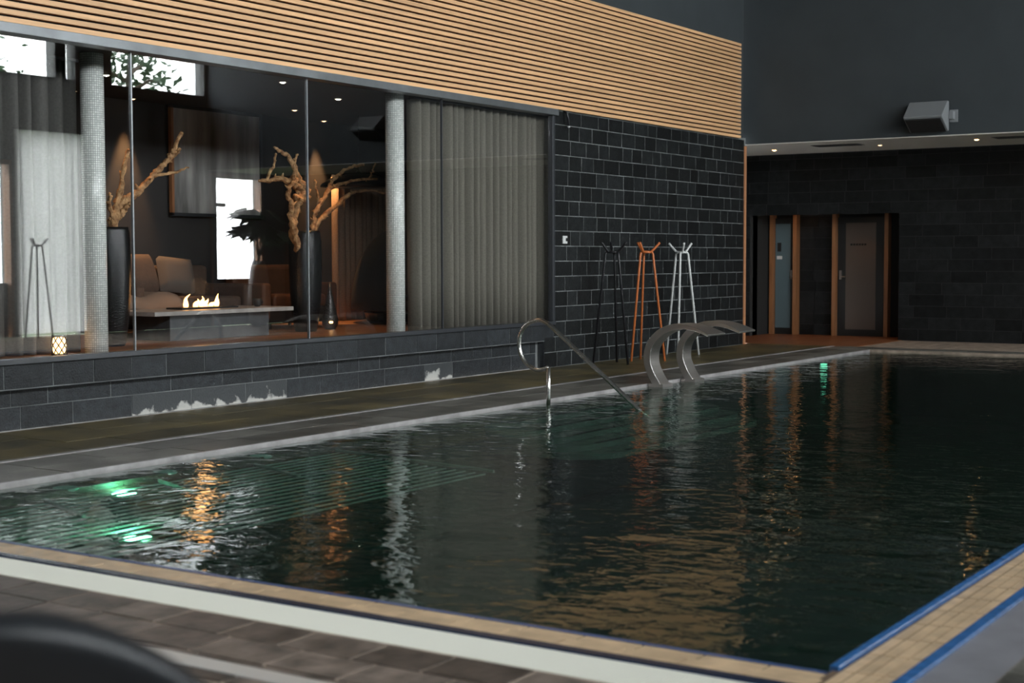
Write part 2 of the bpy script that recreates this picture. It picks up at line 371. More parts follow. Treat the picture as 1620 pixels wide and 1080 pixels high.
# ------------------------------------------------------------------ left wall
wl = struct('wall_left', MB().box(16.1, WL+.003, 0, 21.95, WL+.07, 3.3).box(15.86, WL+.0045, 0, 16.1, WL+.3, .36).box(4.0, WL+.0985, -.05, 16.1, WL+.4, .34).box(4.0, WL+.0045, .34, 16.1, WL+.4, .545)
            .box(4.0, WL+.05, 3.25, 21.95, WL+.4, 7.2).box(-6, WL, -.05, 4.0, WL+.4, 7.2), GROUT, 'black slate tiled wall left of the pool', 'wall')
wl.data.materials.append(DRYWALL)
for p in wl.data.polygons:
    if all(wl.data.vertices[i].co.z >= 3.24 for i in p.vertices) or all(wl.data.vertices[i].co.x <= 4.01 for i in p.vertices): p.material_index = 1
piece('slate_tile', SLATE_LOW, wl, 15.85, WL+.001, 0, 15.86, WL+.095, .335)
far_slates = MB(); z = 0.; row = 0
while z < 3.2:
    h = .1935
    for (a, b) in courses(16.09 if row > 1 else 15.86, 21.9, .24, .46):
        q = (a+.006, WL+rnd.uniform(-.001, .0015), z+.005, b-.006, WL+.012, min(z+h, 3.27)-.005)
        if a > 20.75: far_slates.box(*q)
        else: piece('slate_tile', SLATE, wl, *q)
    z += h; row += 1
o = far_slates.build('far_slates', SLATE, wl); o['kind'] = 'stuff'
def plinth(y, z0, z1, x1, w0, w1, stain=()):
    for (a, b) in courses(7.1, x1, w0, w1):
        s = any(a < q < b for q in stain)
        piece('slate_tile', STAIN if s else SLATE_LOW, wl, a+.005, y+rnd.uniform(-.002, .002), z0+.004, b-.005, y+.012, z1-.004)
plinth(WL+.095, 0, .19, 15.80, .4, .8, (9.2, 9.6, 10.3, 10.75, 11.1, 13.5))
plinth(WL+.095, .19, .345, 15.80, .35, .75)
plinth(WL, .345, .545, 16.09, .38, .58)
B(5.0, WL+.012, .335, 16.0, WL+.09, .344).build('sill_underside', SLATE_LOW, wl)
# timber slat cladding
sl = empty('slat_cladding', (13.0, WL, 3.28), 'band of horizontal pale timber slats above the windows', 'cladding', kind='structure')
B(-9.0, -.004, .01, 8.62, .06, 1.47).build('backing', BLACK, sl)
for k in range(24):
    piece('slat', SLATWOOD, sl, -9.0, -.055, .0625*k, 8.65, -.012, .0625*k+.0415)
# corner trim
struct('trim_1', B(21.90, WL-.014, 0, 21.965, WL+.02, 3.17), mat('copper_trim', (.52, .24, .12), .4), 'thin copper coloured corner strip ending the slate wall', 'trim')

# ------------------------------------------------------------------ window wall
win = empty('window_1', (4.0, WL, .545), 'long floor to ceiling glazing of the lounge beside the pool', 'window', kind='structure')
B(0, -.03, 0, 12.10, .09, .045).build('bottom_rail', FRAME, win, bevel=.006)
B(0, -.06, 2.655, 12.12, .10, 2.735).build('header', HEADER, win, bevel=.004)
B(12.045, -.015, .045, 12.10, .06, 2.655).build('end_post', FRAME, win, bevel=.006)
XM = [4.0-4.0, 6.75-4, 9.07-4, 11.39-4, 13.70-4, 16.04-4]
for k in range(5):
    B(XM[k]+.004, .024, .04, XM[k+1]-.004, .036, 2.66).build('pane', GLASS, win)
    if k: B(XM[k]-.007, .018, .04, XM[k]+.007, .042, 2.66).build('mullion', FRAME if k > 3 else mat('grey_mullion', (.22, .23, .24), .3, .7), win)
# small fixings on the slate wall
e = empty('wall_hook', (16.33, WL, 3.2), 'small black cable hook under the slats beside the window', 'hook')
MB().tube(smooth_path([(0, -.01, .07), (0, -.05, .04), (.02, -.06, -.04), (.05, -.05, -.11)]), .014, 8).build('hook_arm', BLACKMETAL, e, smooth=True)
MB().lathe([(.012, -.012), (.02, 0), (.012, .012)], 10, (.05, -.05, -.12)).build('hook_tip', WHITE, e)
e = empty('wall_switch', (16.35, WL, 1.63), 'small white wall plate with dark notch on slate tiles', 'switch')
B(-.055, -.014, -.05, .055, 0, .05).build('plate', WHITE, e, bevel=.004); B(.01, -.018, -.02, .058, -.004, .022).build('notch', BLACK, e)

# ------------------------------------------------------------------ far wall, soffit, back wall, alcove, doors
struct('wall_far', B(22.0, -2, 3.205, 22.25, 10.4, 7.2), DRYWALL, 'smooth charcoal plaster wall above the far soffit', 'wall')
so = struct('ceiling_soffit', B(22.0, -2, 3.19, 24.3, 11.4, 3.205), SOFFIT, 'low pale soffit over the far lobby', 'ceiling')
bm = MB().box(24.3035, -2, -.3, 24.6, 8.16, 3.3).box(24.3035, 8.16, 2.17, 25.4, 10.85, 3.3).box(24.3035, 10.85, 0, 24.6, 11.4, 3.3).box(25.21, 8.0, 0, 25.4, 11, 2.17)
bm.box(24.4, 8.10, 0, 25.3, 8.16, 2.2).box(24.4, 10.85, 0, 25.3, 10.9, 2.2)
wb_ = struct('wall_back', bm, mat('grout_dark', (.03, .031, .031), .8, spec=.2), 'dark slate wall behind the far end of the pool', 'wall')
SLATE_B = mat('slate_back', (.010, .011, .0115), .5, spec=.2, noise=(9, .3), rand=.4, bump=(40, .4, .01))
z = 0; row = 0
while z < 3.18:
    z1 = min(z+.1935, 3.185)
    spans = [(4.6, 8.16), (10.86, 11.35)] if z < 2.1 else [(4.6, 11.35)]
    for (lo, hi) in spans:
        for (a, b) in courses(lo, hi, .32, .66): piece('slate_tile', SLATE_B, wb_, 24.298+rnd.uniform(-.002, .002), a+.005, z+.005, 24.312, b-.005, z1-.005)
    if z < 2.1:
        for (a, b) in courses(9.63, 10.28, .3, .4): piece('slate_tile', SLATE_B, wb_, 25.198, a+.005, z+.005, 25.212, b-.005, min(z1, 2.165)-.005)
    z += .1935; row += 1
struct('wall_lobby', B(21.95, 11.38, 0, 25.4, 11.5, 3.3).box(21.95, 9.95, 0, 22.0, 11.4, 3.2), BLACK, 'dark side wall of the far lobby', 'wall')
def far_door(name, y0, y1, label, glassm, gy0, gy1):
    d = empty(name, (25.2, (y0+y1)/2, 0), label, 'door', kind='structure'); h = (y1-y0)/2
    for s, wv in ((-1, .07), (1, .07)):
        B(-.16, s*h-(wv if s > 0 else 0), 0, .0, s*h+(0 if s > 0 else wv), 2.16).build('jamb', OAK, d)
    B(-.06, -h+.07, .0, -.02, h-.07, 2.10).build('leaf', mat('door_black', (.012, .013, .013), .4), d)
    B(-.066, gy0, .12, -.055, gy1, 2.0).build('pane', glassm, d)
    hy = h-.13 if name == 'door_2' else -h+.13
    hd = B(-.09, hy-.02, 1.0, -.06, hy+.02, 1.16).build('handle_plate', STEEL, d)
    MB().tube([(-.07, hy, 1.05), (-.12, hy, 1.05), (-.12, hy-.10, 1.05)], .011, 8).build('lever', STEEL, hd)
    return d
d1 = far_door('door_1', 10.29, 10.81, 'narrow bluish glass door between oak jambs in the alcove', FROSTB, -.11, .18)
B(-.075, .05, 1.36, -.066, .15, 1.42).build('notice', WHITE, d1)['label'] = 'small white notice'
B(-.075, .07, 1.50, -.066, .14, 1.66).build('sign', BLACK, d1)
d2 = far_door('door_2', 8.60, 9.62, 'wide black door with frosted brown pane in the alcove', FROST, -.26, .29)
for k in range(6): B(-.069, .165-.05*k, 1.60, -.0655, .165-.05*k+.038, 1.635).build('letter_mark', BLACK, d2)
def spot_light(parent, loc, rot, energy, size, col, r=.03, blend=.6):
    l = bpy.data.lights.new('spot_light', 'SPOT'); l.energy = energy; l.spot_size = size; l.spot_blend = blend; l.color = col; l.shadow_soft_size = r
    o = bpy.data.objects.new('spot_light', l); COL.objects.link(o); o.parent = parent; o.location = loc; o.rotation_euler = rot; return o
WARM = (1, .52, .22)
def downlight(x, y, z, label, energy, lamp=LAMP_W, size=1.5, group='recessed soffit downlights', rot=(0, 0, 0), r=.036, col=WARM):
    e = empty('downlight', (x, y, z), label, 'downlight', group)
    MB().lathe([(r, .0), (r*1.35, -.006), (r*1.35, .001)], 20).build('bezel', STEEL, e)
    MB().lathe([(r*.9, -.004), (r*.5, -.012), (.004, -.014)], 16).build('bulb', lamp, e)
    spot_light(e, (0, 0, -.03), rot, energy, size, col); return e
downlight(23.22, 9.95, 3.19, 'lit warm downlight in the soffit nearest the slat corner', 22)
downlight(23.16, 8.11, 3.19, 'dim downlight in the middle of the far soffit', 3, DIM)
downlight(22.90, 6.50, 3.19, 'bright warm downlight in the soffit below the wall speaker', 5)
downlight(24.75, 10.2, 2.17, 'small warm downlight in the alcove above the narrow door', 3, size=1.6)
downlight(24.75, 9.05, 2.17, 'faint warm downlight in the alcove above the wide door', 4, DIM, size=1.6)
for (y0, y1, lab) in ((8.28, 9.06, 'dark rectangular vent in the soffit near the slat corner'), (5.3, 6.2, 'dark rectangular vent in the soffit at the right picture edge')):
    e = empty('soffit_vent', (22.77, (y0+y1)/2, 3.19), lab, 'vent', 'soffit vents'); h = (y1-y0)/2
    B(-.17, -h, -.006, .17, h, 0).build('vent_plate', mat('vent_grey', (.09, .09, .085), .6), e)
    for k in range(6): B(-.15+.05*k, -h+.03, -.014, -.13+.05*k, h-.03, -.004).build('louvre', mat('vent_dark', (.05, .05, .05), .6), e)
def speaker(y, z, label):
    e = empty('wall_speaker', (22.0, y, z), label, 'speaker', 'wall speakers on the far plaster wall')
    MB().prism([(-.08, .42), (-.14, .43), (-.42, .19), (-.40, .16), (-.10, -.02), (-.07, .0)], 1, -.29, .29).build('cabinet', GREYPLASTIC, e, bevel=.012)
    B(-.12, -.36, .16, -.0, -.30, .27).build('bracket_arm', GREYPLASTIC, e); B(-.02, -.40, .12, 0, -.28, .30).build('bracket_plate', GREYPLASTIC, e)
    MB().prism([(-.12, -.0), (-.40, .155), (-.405, .135), (-.12, -.02)], 1, -.26, .26).build('grille', BLACK, e)
speaker(6.92, 3.27, 'grey wedge wall speaker above the far soffit')
speaker(2.40, 3.62, 'grey wedge wall speaker, out to the right of the picture and reflected in the window')

# ------------------------------------------------------------------ rest of the hall: right wall with clerestory, rear wall, ceiling
wr = MB().box(-6, -2.25, 0, 15.6, -2, 4.70).box(15.6, -2.25, 3.72, 22.25, -2, 4.70).box(17.1, -2.25, 0, 17.3, -2, 3.75).box(18.75, -2.25, 0, 22.25, -2, 3.75)
wr.box(15.6, -2.25, 3.15, 17.3, -2, 3.75).box(-6, -2.25, 6.2, 22.25, -2, 7.2).box(18.17, -2.25, 4.7, 18.42, -2, 6.2).box(18.64, -2.25, 4.7, 19.5, -2, 6.2).box(21.93, -2.25, 4.7, 22.25, -2, 6.2)
wr.box(22.25, -2.25, 3.07, 24.6, -2, 7.2).box(23.58, -2.25, 0, 24.6, -2, 3.1).box(22.0, -2.25, 0, 22.05, -2, 3.2)
struct('wall_right', wr, mat('grey_plaster', (.13, .135, .135), .7, noise=(1.5, .1)), 'grey plaster wall opposite the lounge, seen reflected', 'wall')
struct('wall_rear', B(-6.2, -2.25, 0, -6, 10.3, 7.2), DRYWALL, 'charcoal wall behind the viewpoint', 'wall')
struct('ceiling', B(-6.2, -2.25, 7.0, 22.3, 10.3, 7.2), CEIL, 'dark ceiling high above the pool hall', 'ceiling')
w2 = empty('window_2', (8, -2.1, 4.7), 'clerestory window strip high on the opposite wall', 'window', kind='structure')
cl = [-6+2.417*k for k in range(11)]
for k in range(10):
    B(cl[k]+.04-8, -.01, 0, cl[k+1]-.04-8, .01, 1.5).build('pane', CLEAR, w2)
    if k: B(cl[k]-.04-8, -.06, 0, cl[k]+.04-8, .06, 1.5).build('mullion', FRAME, w2)
for a, b in ((18.42, 18.64), (19.5, 21.93)): B(a-8, -.01, 0, b-8, .01, 1.5).build('pane', CLEAR, w2)
def garden_door(name, x0, x1, label):
    xm = (x0+x1)/2; h = (x1-x0)/2
    dg = empty(name, (xm, -2.1, 0), label, 'door', kind='structure')
    B(-h, -.03, 0, h, .03, .97).build('lower_panel', FRAME, dg); B(-h, -.01, .97, h, .01, 3.07).build('pane', CLEAR, dg)
    B(-h-.02, -.05, 0, -h+.04, .14, 3.15).build('jamb', OAK, dg); B(h-.04, -.05, 0, h+.02, .14, 3.15).build('jamb', OAK, dg); B(-h, -.05, 3.07, h, .14, 3.15).build('head', OAK, dg)
    return dg
dg = garden_door('door_3', 22.06, 23.58, 'daylit glazed garden door, seen reflected in the lounge window')
B(-.55, .012, 2.47, -.22, .016, 2.55).build('sticker', mat('sticker', (.12, .12, .12), .6), dg)
garden_door('door_4', 15.62, 17.12, 'second daylit garden door, seen reflected at the left picture edge')
w3 = empty('window_3', (18.02, -2.1, 0), 'tall window behind a sheer curtain on the opposite wall', 'window', kind='structure')
B(-.72, -.01, 0, .73, .01, 3.72).build('pane', CLEAR, w3); B(-.74, -.05, 0, -.70, .05, 3.72).build('jamb', FRAME, w3); B(.70, -.05, 0, .74, .05, 3.72).build('jamb', FRAME, w3)
# outside: lawn and trees
tag(B(-10, -40, -.4, 60, -2.3, -.3).build('lawn', mat('lawn', (.05, .09, .03), .9, noise=(2, .3))), 'green lawn outside the garden door', 'lawn', kind='structure')
def tree(x, y, h, label, n=700, cr=2.0):
    e = empty('garden_tree', (x, y, -.3), label, 'tree', 'trees outside the clerestory')
    MB().tube(smooth_path([(0, 0, 0), (.1, .05, h*.4), (-.05, 0, h*.7), (.05, 0, h)]), [.22-.19*k/15 for k in range(16)], 8).build('trunk', BARK, e)
    br = MB(); fo = MB()
    for k in range(16):
        a = k*2.4; z0 = h*(.45+.5*k/16); L = cr*(1-.5*k/16); p0 = Vector((0, 0, z0)); p1 = Vector((L*math.cos(a), L*math.sin(a), z0+.3*L))
        br.tube([p0, (p0+p1)/2+Vector((0, 0, .1)), p1], [.06, .04, .015], 5)
        for j in range(n//16):
            c = p0.lerp(p1, rnd.uniform(.35, 1.05))+Vector((rnd.gauss(0, .22), rnd.gauss(0, .22), rnd.gauss(0, .2)))
            u = Vector((rnd.gauss(0, 1), rnd.gauss(0, 1), rnd.gauss(0, .6))).normalized()*.12; v = u.orthogonal().normalized()*.05
            i = len(fo.v); fo.v += [tuple(c-u), tuple(c+v), tuple(c+u), tuple(c-v)]; fo.f.append((i, i+1, i+2, i+3))
    br.build('branches', BARK, e); o = fo.build('foliage', LEAF, e); o['kind'] = 'stuff'
tree(23.6, -6.0, 6.9, 'leafy garden tree seen reflected at the top of the second window pane', 900, 1.5)
tree(23.2, -12.0, 8.6, 'garden tree behind the opposite wall, standing behind the nearer one', 900, 1.9)

# ------------------------------------------------------------------ lounge behind the glass
FZ = .54
lf = struct('floor_lounge', B(4.0, WL+.09, .40, 18.6, 13.3, FZ-.012), BLACK, 'warm oak floor of the lounge behind the glass', 'floor')
for k in range(27):
    y0 = 9.99+k*.121
    for (a, b) in courses(4.0-.7*rnd.random(), 18.6, 2.2, 3.4): piece('plank', WOODFLOOR, lf, max(a, 4.0)+.002, y0, FZ-.02, b-.002, y0+.118, FZ)
struct('wall_lounge', MB().box(4.0, 13.2, .4, 18.7, 13.4, 3.3).box(18.5, 9.95, .4, 18.7, 13.4, 3.3).box(3.9, 9.95, .4, 4.0, 13.4, 3.3), DARKWALL, 'dark walls of the lounge', 'wall')
lc = struct('ceiling_lounge', B(4.0, WL+.05, 3.24, 18.7, 13.4, 3.32), BLACK, 'black lounge ceiling with spotlights', 'ceiling')
def column(x, y, label):
    n = 40; r = .105; me = bpy.data.meshes.new('mosaic_column'); q = MB().lathe([(r, 0), (r, 2.70)], n)
    me.from_pydata(q.v, [], q.f); me.materials.append(MOSAIC); uvl = me.uv_layers.new(name='UVMap')
    for p in me.polygons:
        for li, vi in zip(p.loop_indices, p.vertices):
            j = vi % n
            if p.index < n and p.index == n-1 and j == 0: j = n
            uvl.data[li].uv = (j/n*.66, q.v[vi][2])
    me.polygons.foreach_set('use_smooth', [len(p.vertices) == 4 for p in me.polygons])
    o = bpy.data.objects.new('mosaic_column', me); COL.objects.link(o); o.location = (x, y, FZ)
    tag(o, label, 'column', 'mosaic columns')
column(9.135, 10.50, 'pale mosaic column in front of the grey sheer curtain')
column(13.17, 10.19, 'pale mosaic column beside the pleated taupe curtain')
def curtain(x0, x1, y, z0, z1, m, label, folds, amp=.045, thick=.004):
    e = empty('curtain', ((x0+x1)/2, y, z0), label, 'curtain'); L = x1-x0; ph = [rnd.uniform(-.25, .25) for _ in range(folds+2)]
    def fn(a, b):
        t = a*folds; w = amp*(.85+.15*math.sin(t*1.7))*(1-2*abs(math.sin(PI*(t+.12*math.sin(t*2.3))))**.7)
        return (-L/2+a*L, w, b*(z1-z0))
    MB().grid(fn, folds*10, 4).build('drape', m, e, smooth=True, solid=thick)
    B(-L/2, -.03, z1-z0, L/2, .03, z1-z0+.03).build('rail', FRAME, e)
curtain(13.42, 16.6, 10.14, FZ+.01, 3.19, CURTAIN, 'pleated taupe curtain drawn behind the right half of the glazing', 22, .085)
curtain(17.16, 18.95, -1.93, .05, 3.70, VOILE, 'thin white sheer curtain on the opposite wall, seen reflected', 12, .03, 0)
curtain(7.2, 9.22, 10.80, FZ+.01, 3.19, SHEER, 'grey sheer curtain hanging at the left picture edge', 12, .09)
curtain(15.5, 18.4, 13.05, FZ+.01, 2.5, CURTAINW, 'brown curtain on the rear lounge wall behind the cocoon chair', 24, .04)

def vase(loc, r, h, label, cat='vase'):
    e = empty('floor_vase', loc, label, cat, 'tall black floor vases')
    MB().lathe([(r*.62, 0), (r*.70, .03), (r*.86, h*.2), (r*.97, h*.45), (r, h*.7), (r*.98, h*.9), (r*.93, h*.97), (r*.90, h), (r*.82, h), (r*.80, h*.9), (r*.2, h*.88)], 36).build('body', VASE, e, smooth=True)
    return e
vase((10.0, 11.27, FZ), .195, 1.17, 'tall black glazed floor vase behind the left mosaic column')
vase((13.2, 11.55, FZ), .195, 1.18, 'tall black glazed floor vase behind the second window mullion')
def driftwood(base, branches, label):
    e = empty('driftwood_branch', base, label, 'driftwood', 'driftwood in the floor vases')
    for k, (pts, r0, r1, dy) in enumerate(branches):
        n = len(pts); P = []
        for i, (x, z) in enumerate(pts): P.append((x-base[0], dy[0]+(dy[1]-dy[0])*i/(n-1), z-base[2]))
        P = smooth_path(P, 6); m = len(P)
        P = [p+Vector((rnd.gauss(0, .006), rnd.gauss(0, .008), rnd.gauss(0, .006))) for p in P]
        mb = MB().tube(P, [(r0+(r1-r0)*i/(m-1))*rnd.uniform(.8, 1.25) for i in range(m)], 9, .35)
        for i in range(3, m-1, 5):      # knots and broken twigs
            d = Vector((rnd.gauss(0, 1), rnd.gauss(0, .6), rnd.gauss(.4, .8))).normalized(); q = r0+(r1-r0)*i/(m-1)
            mb.tube([P[i], P[i]+d*q*1.4, P[i]+d*q*rnd.uniform(1.8, 3.2)], [q*.7, q*.5, q*.2], 6, .4)
        mb.build('branch', DRIFT, e, smooth=True)
driftwood((10.0, 11.27, 1.5), [
    ([(9.99, 1.5), (10.03, 1.72), (10.06, 1.86), (10.13, 2.02), (10.2, 2.27), (10.27, 2.48)], .040, .018, (0, .02)),
    ([(10.02, 1.55), (10.08, 1.86), (10.24, 2.0), (10.38, 2.07), (10.54, 2.22), (10.69, 2.34), (10.84, 2.46), (10.91, 2.59), (10.99, 2.7)], .042, .018, (0, .0)),
    ([(10.82, 2.45), (10.91, 2.48), (11.0, 2.54)], .026, .016, (0, .05)),
    ([(10.58, 2.24), (10.8, 2.28), (10.99, 2.34)], .020, .008, (0, -.08)),
    ([(10.05, 1.75), (9.97, 1.92), (9.95, 2.04)], .026, .014, (0, -.06)),
    ([(10.10, 1.80), (10.17, 1.90), (10.22, 1.94)], .03, .018, (0, -.07))], 'rough driftwood branch with one long arm beside the left mosaic column')
driftwood((13.2, 11.55, 1.5), [
    ([(13.05, 1.5), (12.97, 1.75), (13.04, 1.98), (13.16, 2.2), (13.05, 2.38), (12.94, 2.56), (12.8, 2.62), (12.67, 2.67)], .050, .014, (-.02, 0)),
    ([(13.05, 2.05), (13.13, 2.2), (13.0, 2.26), (12.85, 2.32), (12.69, 2.29), (12.48, 2.28)], .045, .018, (0, .05)),
    ([(12.60, 2.28), (12.71, 2.47), (12.75, 2.6)], .018, .012, (.04, .04)),
    ([(13.0, 1.5), (12.9, 1.75), (12.9, 1.97), (12.87, 2.19), (13.02, 2.32)], .034, .024, (-.08, -.05)),
    ([(12.99, 2.3), (12.98, 2.5), (13.02, 2.6)], .022, .012, (-.03, -.06)),
    ([(13.0, 2.1), (13.2, 2.1), (13.22, 2.25)], .05, .03, (-.02, -.02))], 'gnarled driftwood cluster left of the second window mullion')
driftwood((13.25, 11.55, 1.5), [
    ([(13.28, 1.5), (13.34, 1.77), (13.4, 1.95), (13.57, 2.14), (13.75, 2.27), (14.11, 2.35), (14.57, 2.39)], .036, .014, (0, .0)),
    ([(13.57, 2.14), (13.69, 2.26), (13.84, 2.38), (14.11, 2.5), (14.42, 2.56)], .026, .015, (0, .1)),
    ([(13.30, 1.5), (13.42, 1.82), (13.75, 2.03), (13.99, 2.19), (14.29, 2.23), (14.6, 2.21)], .034, .012, (.02, -.1)),
    ([(13.46, 2.0), (13.4, 2.17), (13.36, 2.32)], .018, .010, (0, -.03)),
    ([(14.42, 2.38), (14.51, 2.52), (14.57, 2.58)], .013, .007, (0, .03))], 'spreading driftwood branch arching right toward the second column')

# fire table
ft = empty('fire_table', (11.6, 11.65, FZ), 'low stone fire table with small flames', 'table')
B(-.72, -.27, 0, .78, .27, .27).build('base', STONE, ft, bevel=.005); B(-1.05, -.40, .27, 1.05, .40, .315).build('top', STONETOP, ft, bevel=.004)
B(-.40, -.12, .315, .45, .12, .335).build('burner', BLACK, ft)
fl_ = MB()
for k in range(9):
    x0 = -.30+.075*k; h = rnd.uniform(.05, .15)
    fl_ = MB().tube(smooth_path([(x0, 0, .33), (x0+rnd.uniform(-.02, .02), 0, .33+h*.35), (x0+rnd.uniform(-.02, .06), 0, .33+h*.7), (x0+rnd.uniform(.0, .07), 0, .33+h)], 3), [.022, .03, .033, .03, .026, .02, .014, .009, .005, .002], 6)
    if k in (1, 3, 4, 5, 6, 7): fl_.build('flame', FLAME, ft, smooth=True)
l = bpy.data.lights.new('fire_light', 'POINT'); l.energy = 2; l.color = (1, .5, .18); l.shadow_soft_size = .1
o = bpy.data.objects.new('fire_light', l); COL.objects.link(o); o.parent = ft; o.location = (0, 0, .55)

def sofa(loc, w, label, m, rz=0., pillows=2, pillow_label=None):
    e = empty('lounge_sofa', loc, label, 'sofa', 'sofas around the fire table', rz)
    B(-w/2, -.42, .08, w/2, .42, .26).build('base', mat('sofa_dark', (.02, .018, .017), .8), e, bevel=.03)
    for k in range(2): B(-w/2+.1+(w/2-.1)*k, -.42, .26, (w/2-.1)*k-.01, .25, .42).build('seat_cushion', m, e, bevel=.05)
    B(-w/2, .24, .2, w/2, .44, .78).build('backrest', m, e, bevel=.06)
    for s in (-1, 1): B(s*w/2-.07, -.42, .1, s*w/2+.07, .44, .56).build('armrest', m, e, bevel=.04)
    for sx in (-1, 1):
        for sy in (-1, 1): MB().tube([(sx*(w/2-.08), sy*.35, 0), (sx*(w/2-.08), sy*.35, .09)], .02, 8).build('leg', BLACKMETAL, e)
    return e
def cushion(loc, w, h, rot, m, label):
    def fn(a, b):
        x, z = 2*a-1, 2*b-1; t = .10*((1-x**4)*(1-z**4))**.5
        return (x*w/2, -t, z*h/2+h/2)
    def fn2(a, b):
        x, z = 2*a-1, 2*b-1; t = .06*((1-x**4)*(1-z**4))**.5
        return (x*w/2, t, z*h/2+h/2)
    mb = MB().grid(fn, 10, 10).grid(fn2, 10, 10); o = mb.build('throw_pillow', m, None, smooth=True); o.location = loc; o.rotation_euler = rot
    tag(o, label, 'pillow', 'sofa pillows')
sofa((12.15, 12.68, FZ), 1.7, 'beige linen sofa behind the fire table', LINEN)
cushion((11.75, 12.70, FZ+.46), .55, .48, (-.35, 0, .1), LINEN, 'beige pillow leaning on the left half of the linen sofa')
cushion((12.30, 12.72, FZ+.46), .50, .44, (-.35, .1, -.15), mat('grey_linen', (.07, .058, .05), .85), 'grey brown pillow leaning on the middle of the linen sofa')
sofa((13.82, 12.52, FZ), 1.05, 'brown leather armchair right of the linen sofa', LEATHER, -.15)
thr = MB().grid(lambda a, b: (10.9+.9*a, 12.12+.55*b, FZ+.445+.03*math.sin(9*a+4*b)-(.16*max(0, .15-b)/.15)), 14, 10)
tag(thr.build('throw_blanket', mat('wool', (.16, .115, .085), .9), smooth=True, solid=.02), 'crumpled cream throw over the left seat of the linen sofa', 'blanket')
tb = empty('tea_cup', (12.45, 11.62, FZ+.315), 'small dark cup with a round handle on the fire table', 'cup')
MB().lathe([(.03, 0), (.045, .03), (.05, .09), (.045, .09), (.035, .02)], 16).build('cup_body', BLACKMETAL, tb, smooth=True)
MB().tube([(.05+.04*math.sin(k/8*PI), 0, .08-.065*k/8) for k in range(9)], .007, 6).build('handle', BLACKMETAL, tb)
# cocoon chair
cc = empty('cocoon_chair', (15.75, 12.12, FZ), 'big dark domed cocoon chair with brown seat cushion', 'chair', rz=.6)
def shell(a, b):
    th = PI*(.02+.96*a)+0.0; ph = b*PI/2
    return (.85*math.cos(th)*math.cos(ph*.98), .62*math.sin(th)*math.cos(ph*.98)+.0, .18+1.05*math.sin(ph))
MB().grid(shell, 28, 14).build('shell', mat('dark_wicker', (.016, .015, .015), .7, bump=(60, .6, .01)), cc, smooth=True, solid=.03)
MB().lathe([(.55, .14), (.66, .18), (.68, .27), (.60, .34), (.30, .36)], 32, sx=1.1, sy=.72).build('seat_cushion', LEATHER, cc, smooth=True)
MB().lathe([(.5, 0), (.55, .03), (.60, .14)], 32, sx=1.2, sy=.8).build('base', BLACKMETAL, cc)
# pendant lamp
pl = empty('pendant_lamp', (15.0, 12.2, 2.32), 'wide black dish pendant lamp hanging over the cocoon chair', 'lamp')
MB().lathe([(.50, 0), (.48, .04), (.36, .11), (.18, .16), (.05, .18), (.02, .22)], 36).build('shade', BLACKMETAL, pl, smooth=True)
MB().tube([(0, 0, .2), (0, 0, .92)], .006, 6).build('cord', BLACKMETAL, pl)
# framed panel
fp = empty('framed_panel', (13.42, 13.16, 1.95), 'large grey framed panel hanging on the rear lounge wall', 'picture')
B(-.78, -.03, -.0, .72, .0, 1.25).build('panel', mat('grey_canvas', (.30, .30, .29), .6, noise=(2.5, .6), stretch=(2, 1, .3)), fp)
for (a, b, c, d) in ((-.82, -.03, -.78, 1.28), (.72, -.03, .76, 1.28), (-.82, -.04, .76, 0), (-.82, 1.25, .76, 1.29)): B(a, -.05, b, c, .0, d).build('frame_bar', OAK if a == -.82 and c < 0 else FRAME, fp)
# lanterns
def lattice_lantern(loc):
    e = empty('lattice_lantern', loc, 'small lattice candle lantern glowing on the lounge floor at left', 'lantern')
    MB().lathe([(.05, .02), (.058, .09), (.05, .16)], 20).build('candle_glass', CANDLE, e, smooth=True)
    for s in (-1, 1):
        for k in range(8):
            a0 = k/8*2*PI; MB().tube([((.062+.008*math.sin(PI*t/6))*math.cos(a0+s*t/6*PI*.5), (.062+.008*math.sin(PI*t/6))*math.sin(a0+s*t/6*PI*.5), .01+.165*t/6) for t in range(7)], .006, 5).build('lattice_strip', BLACKMETAL, e)
    MB().lathe([(.07, 0), (.07, .015)], 20).build('base', BLACKMETAL, e); MB().lathe([(.066, .17), (.062, .19), (.045, .19)], 20).build('rim', BLACKMETAL, e)
lattice_lantern((8.78, 10.58, FZ))
tl = empty('teardrop_lantern', (13.72, 11.62, FZ), 'pierced teardrop lantern beside the right floor vase', 'lantern')
MB().lathe([(.06, 0), (.095, .05), (.10, .12), (.075, .22), (.045, .36), (.025, .46), (.012, .56)], 24).build('body', mat('pierced_metal', (.10, .10, .10), .35, .8, noise=(90, .9)), tl, smooth=True)
MB().lathe([(.018, -.012), (.025, 0), (.018, .012)], 10, (-.07, -.075, .09)).build('candle_window', CANDLE, tl, smooth=True)
# lounge spotlights
def lspot(x, y, label, energy, rot=(0, 0, 0), size=1.0, lamp=LAMP_S): downlight(x, y, 3.24, label, energy, lamp, size, 'lounge ceiling spotlights', rot, .032)
lspot(10.27, 11.59, 'lounge spotlight above the left vase and driftwood', 40, size=1.1)
lspot(11.72, 10.54, 'lounge spotlight between the first and second mullions', 8, size=1.2)
lspot(13.31, 11.12, 'lounge spotlight above the right vase and driftwood', 55, size=1.2)
lspot(11.95, 13.05, 'lounge wall washer making the left orange scallop', 300, lamp=DIM, size=.75)
lspot(15.32, 13.05, 'lounge wall washer making the right orange scallop', 300, lamp=DIM, size=.75)
lspot(14.0, 12.4, 'lounge spotlight above the brown armchair', 25, size=1.0, lamp=DIM)
lspot(8.6, 11.6, 'lounge spotlight behind the grey sheer curtain', 20, size=1.2, lamp=DIM)
lspot(11.05, 13.0, 'lounge spotlight near the rear wall at left', 10, size=1.0, lamp=DIM)
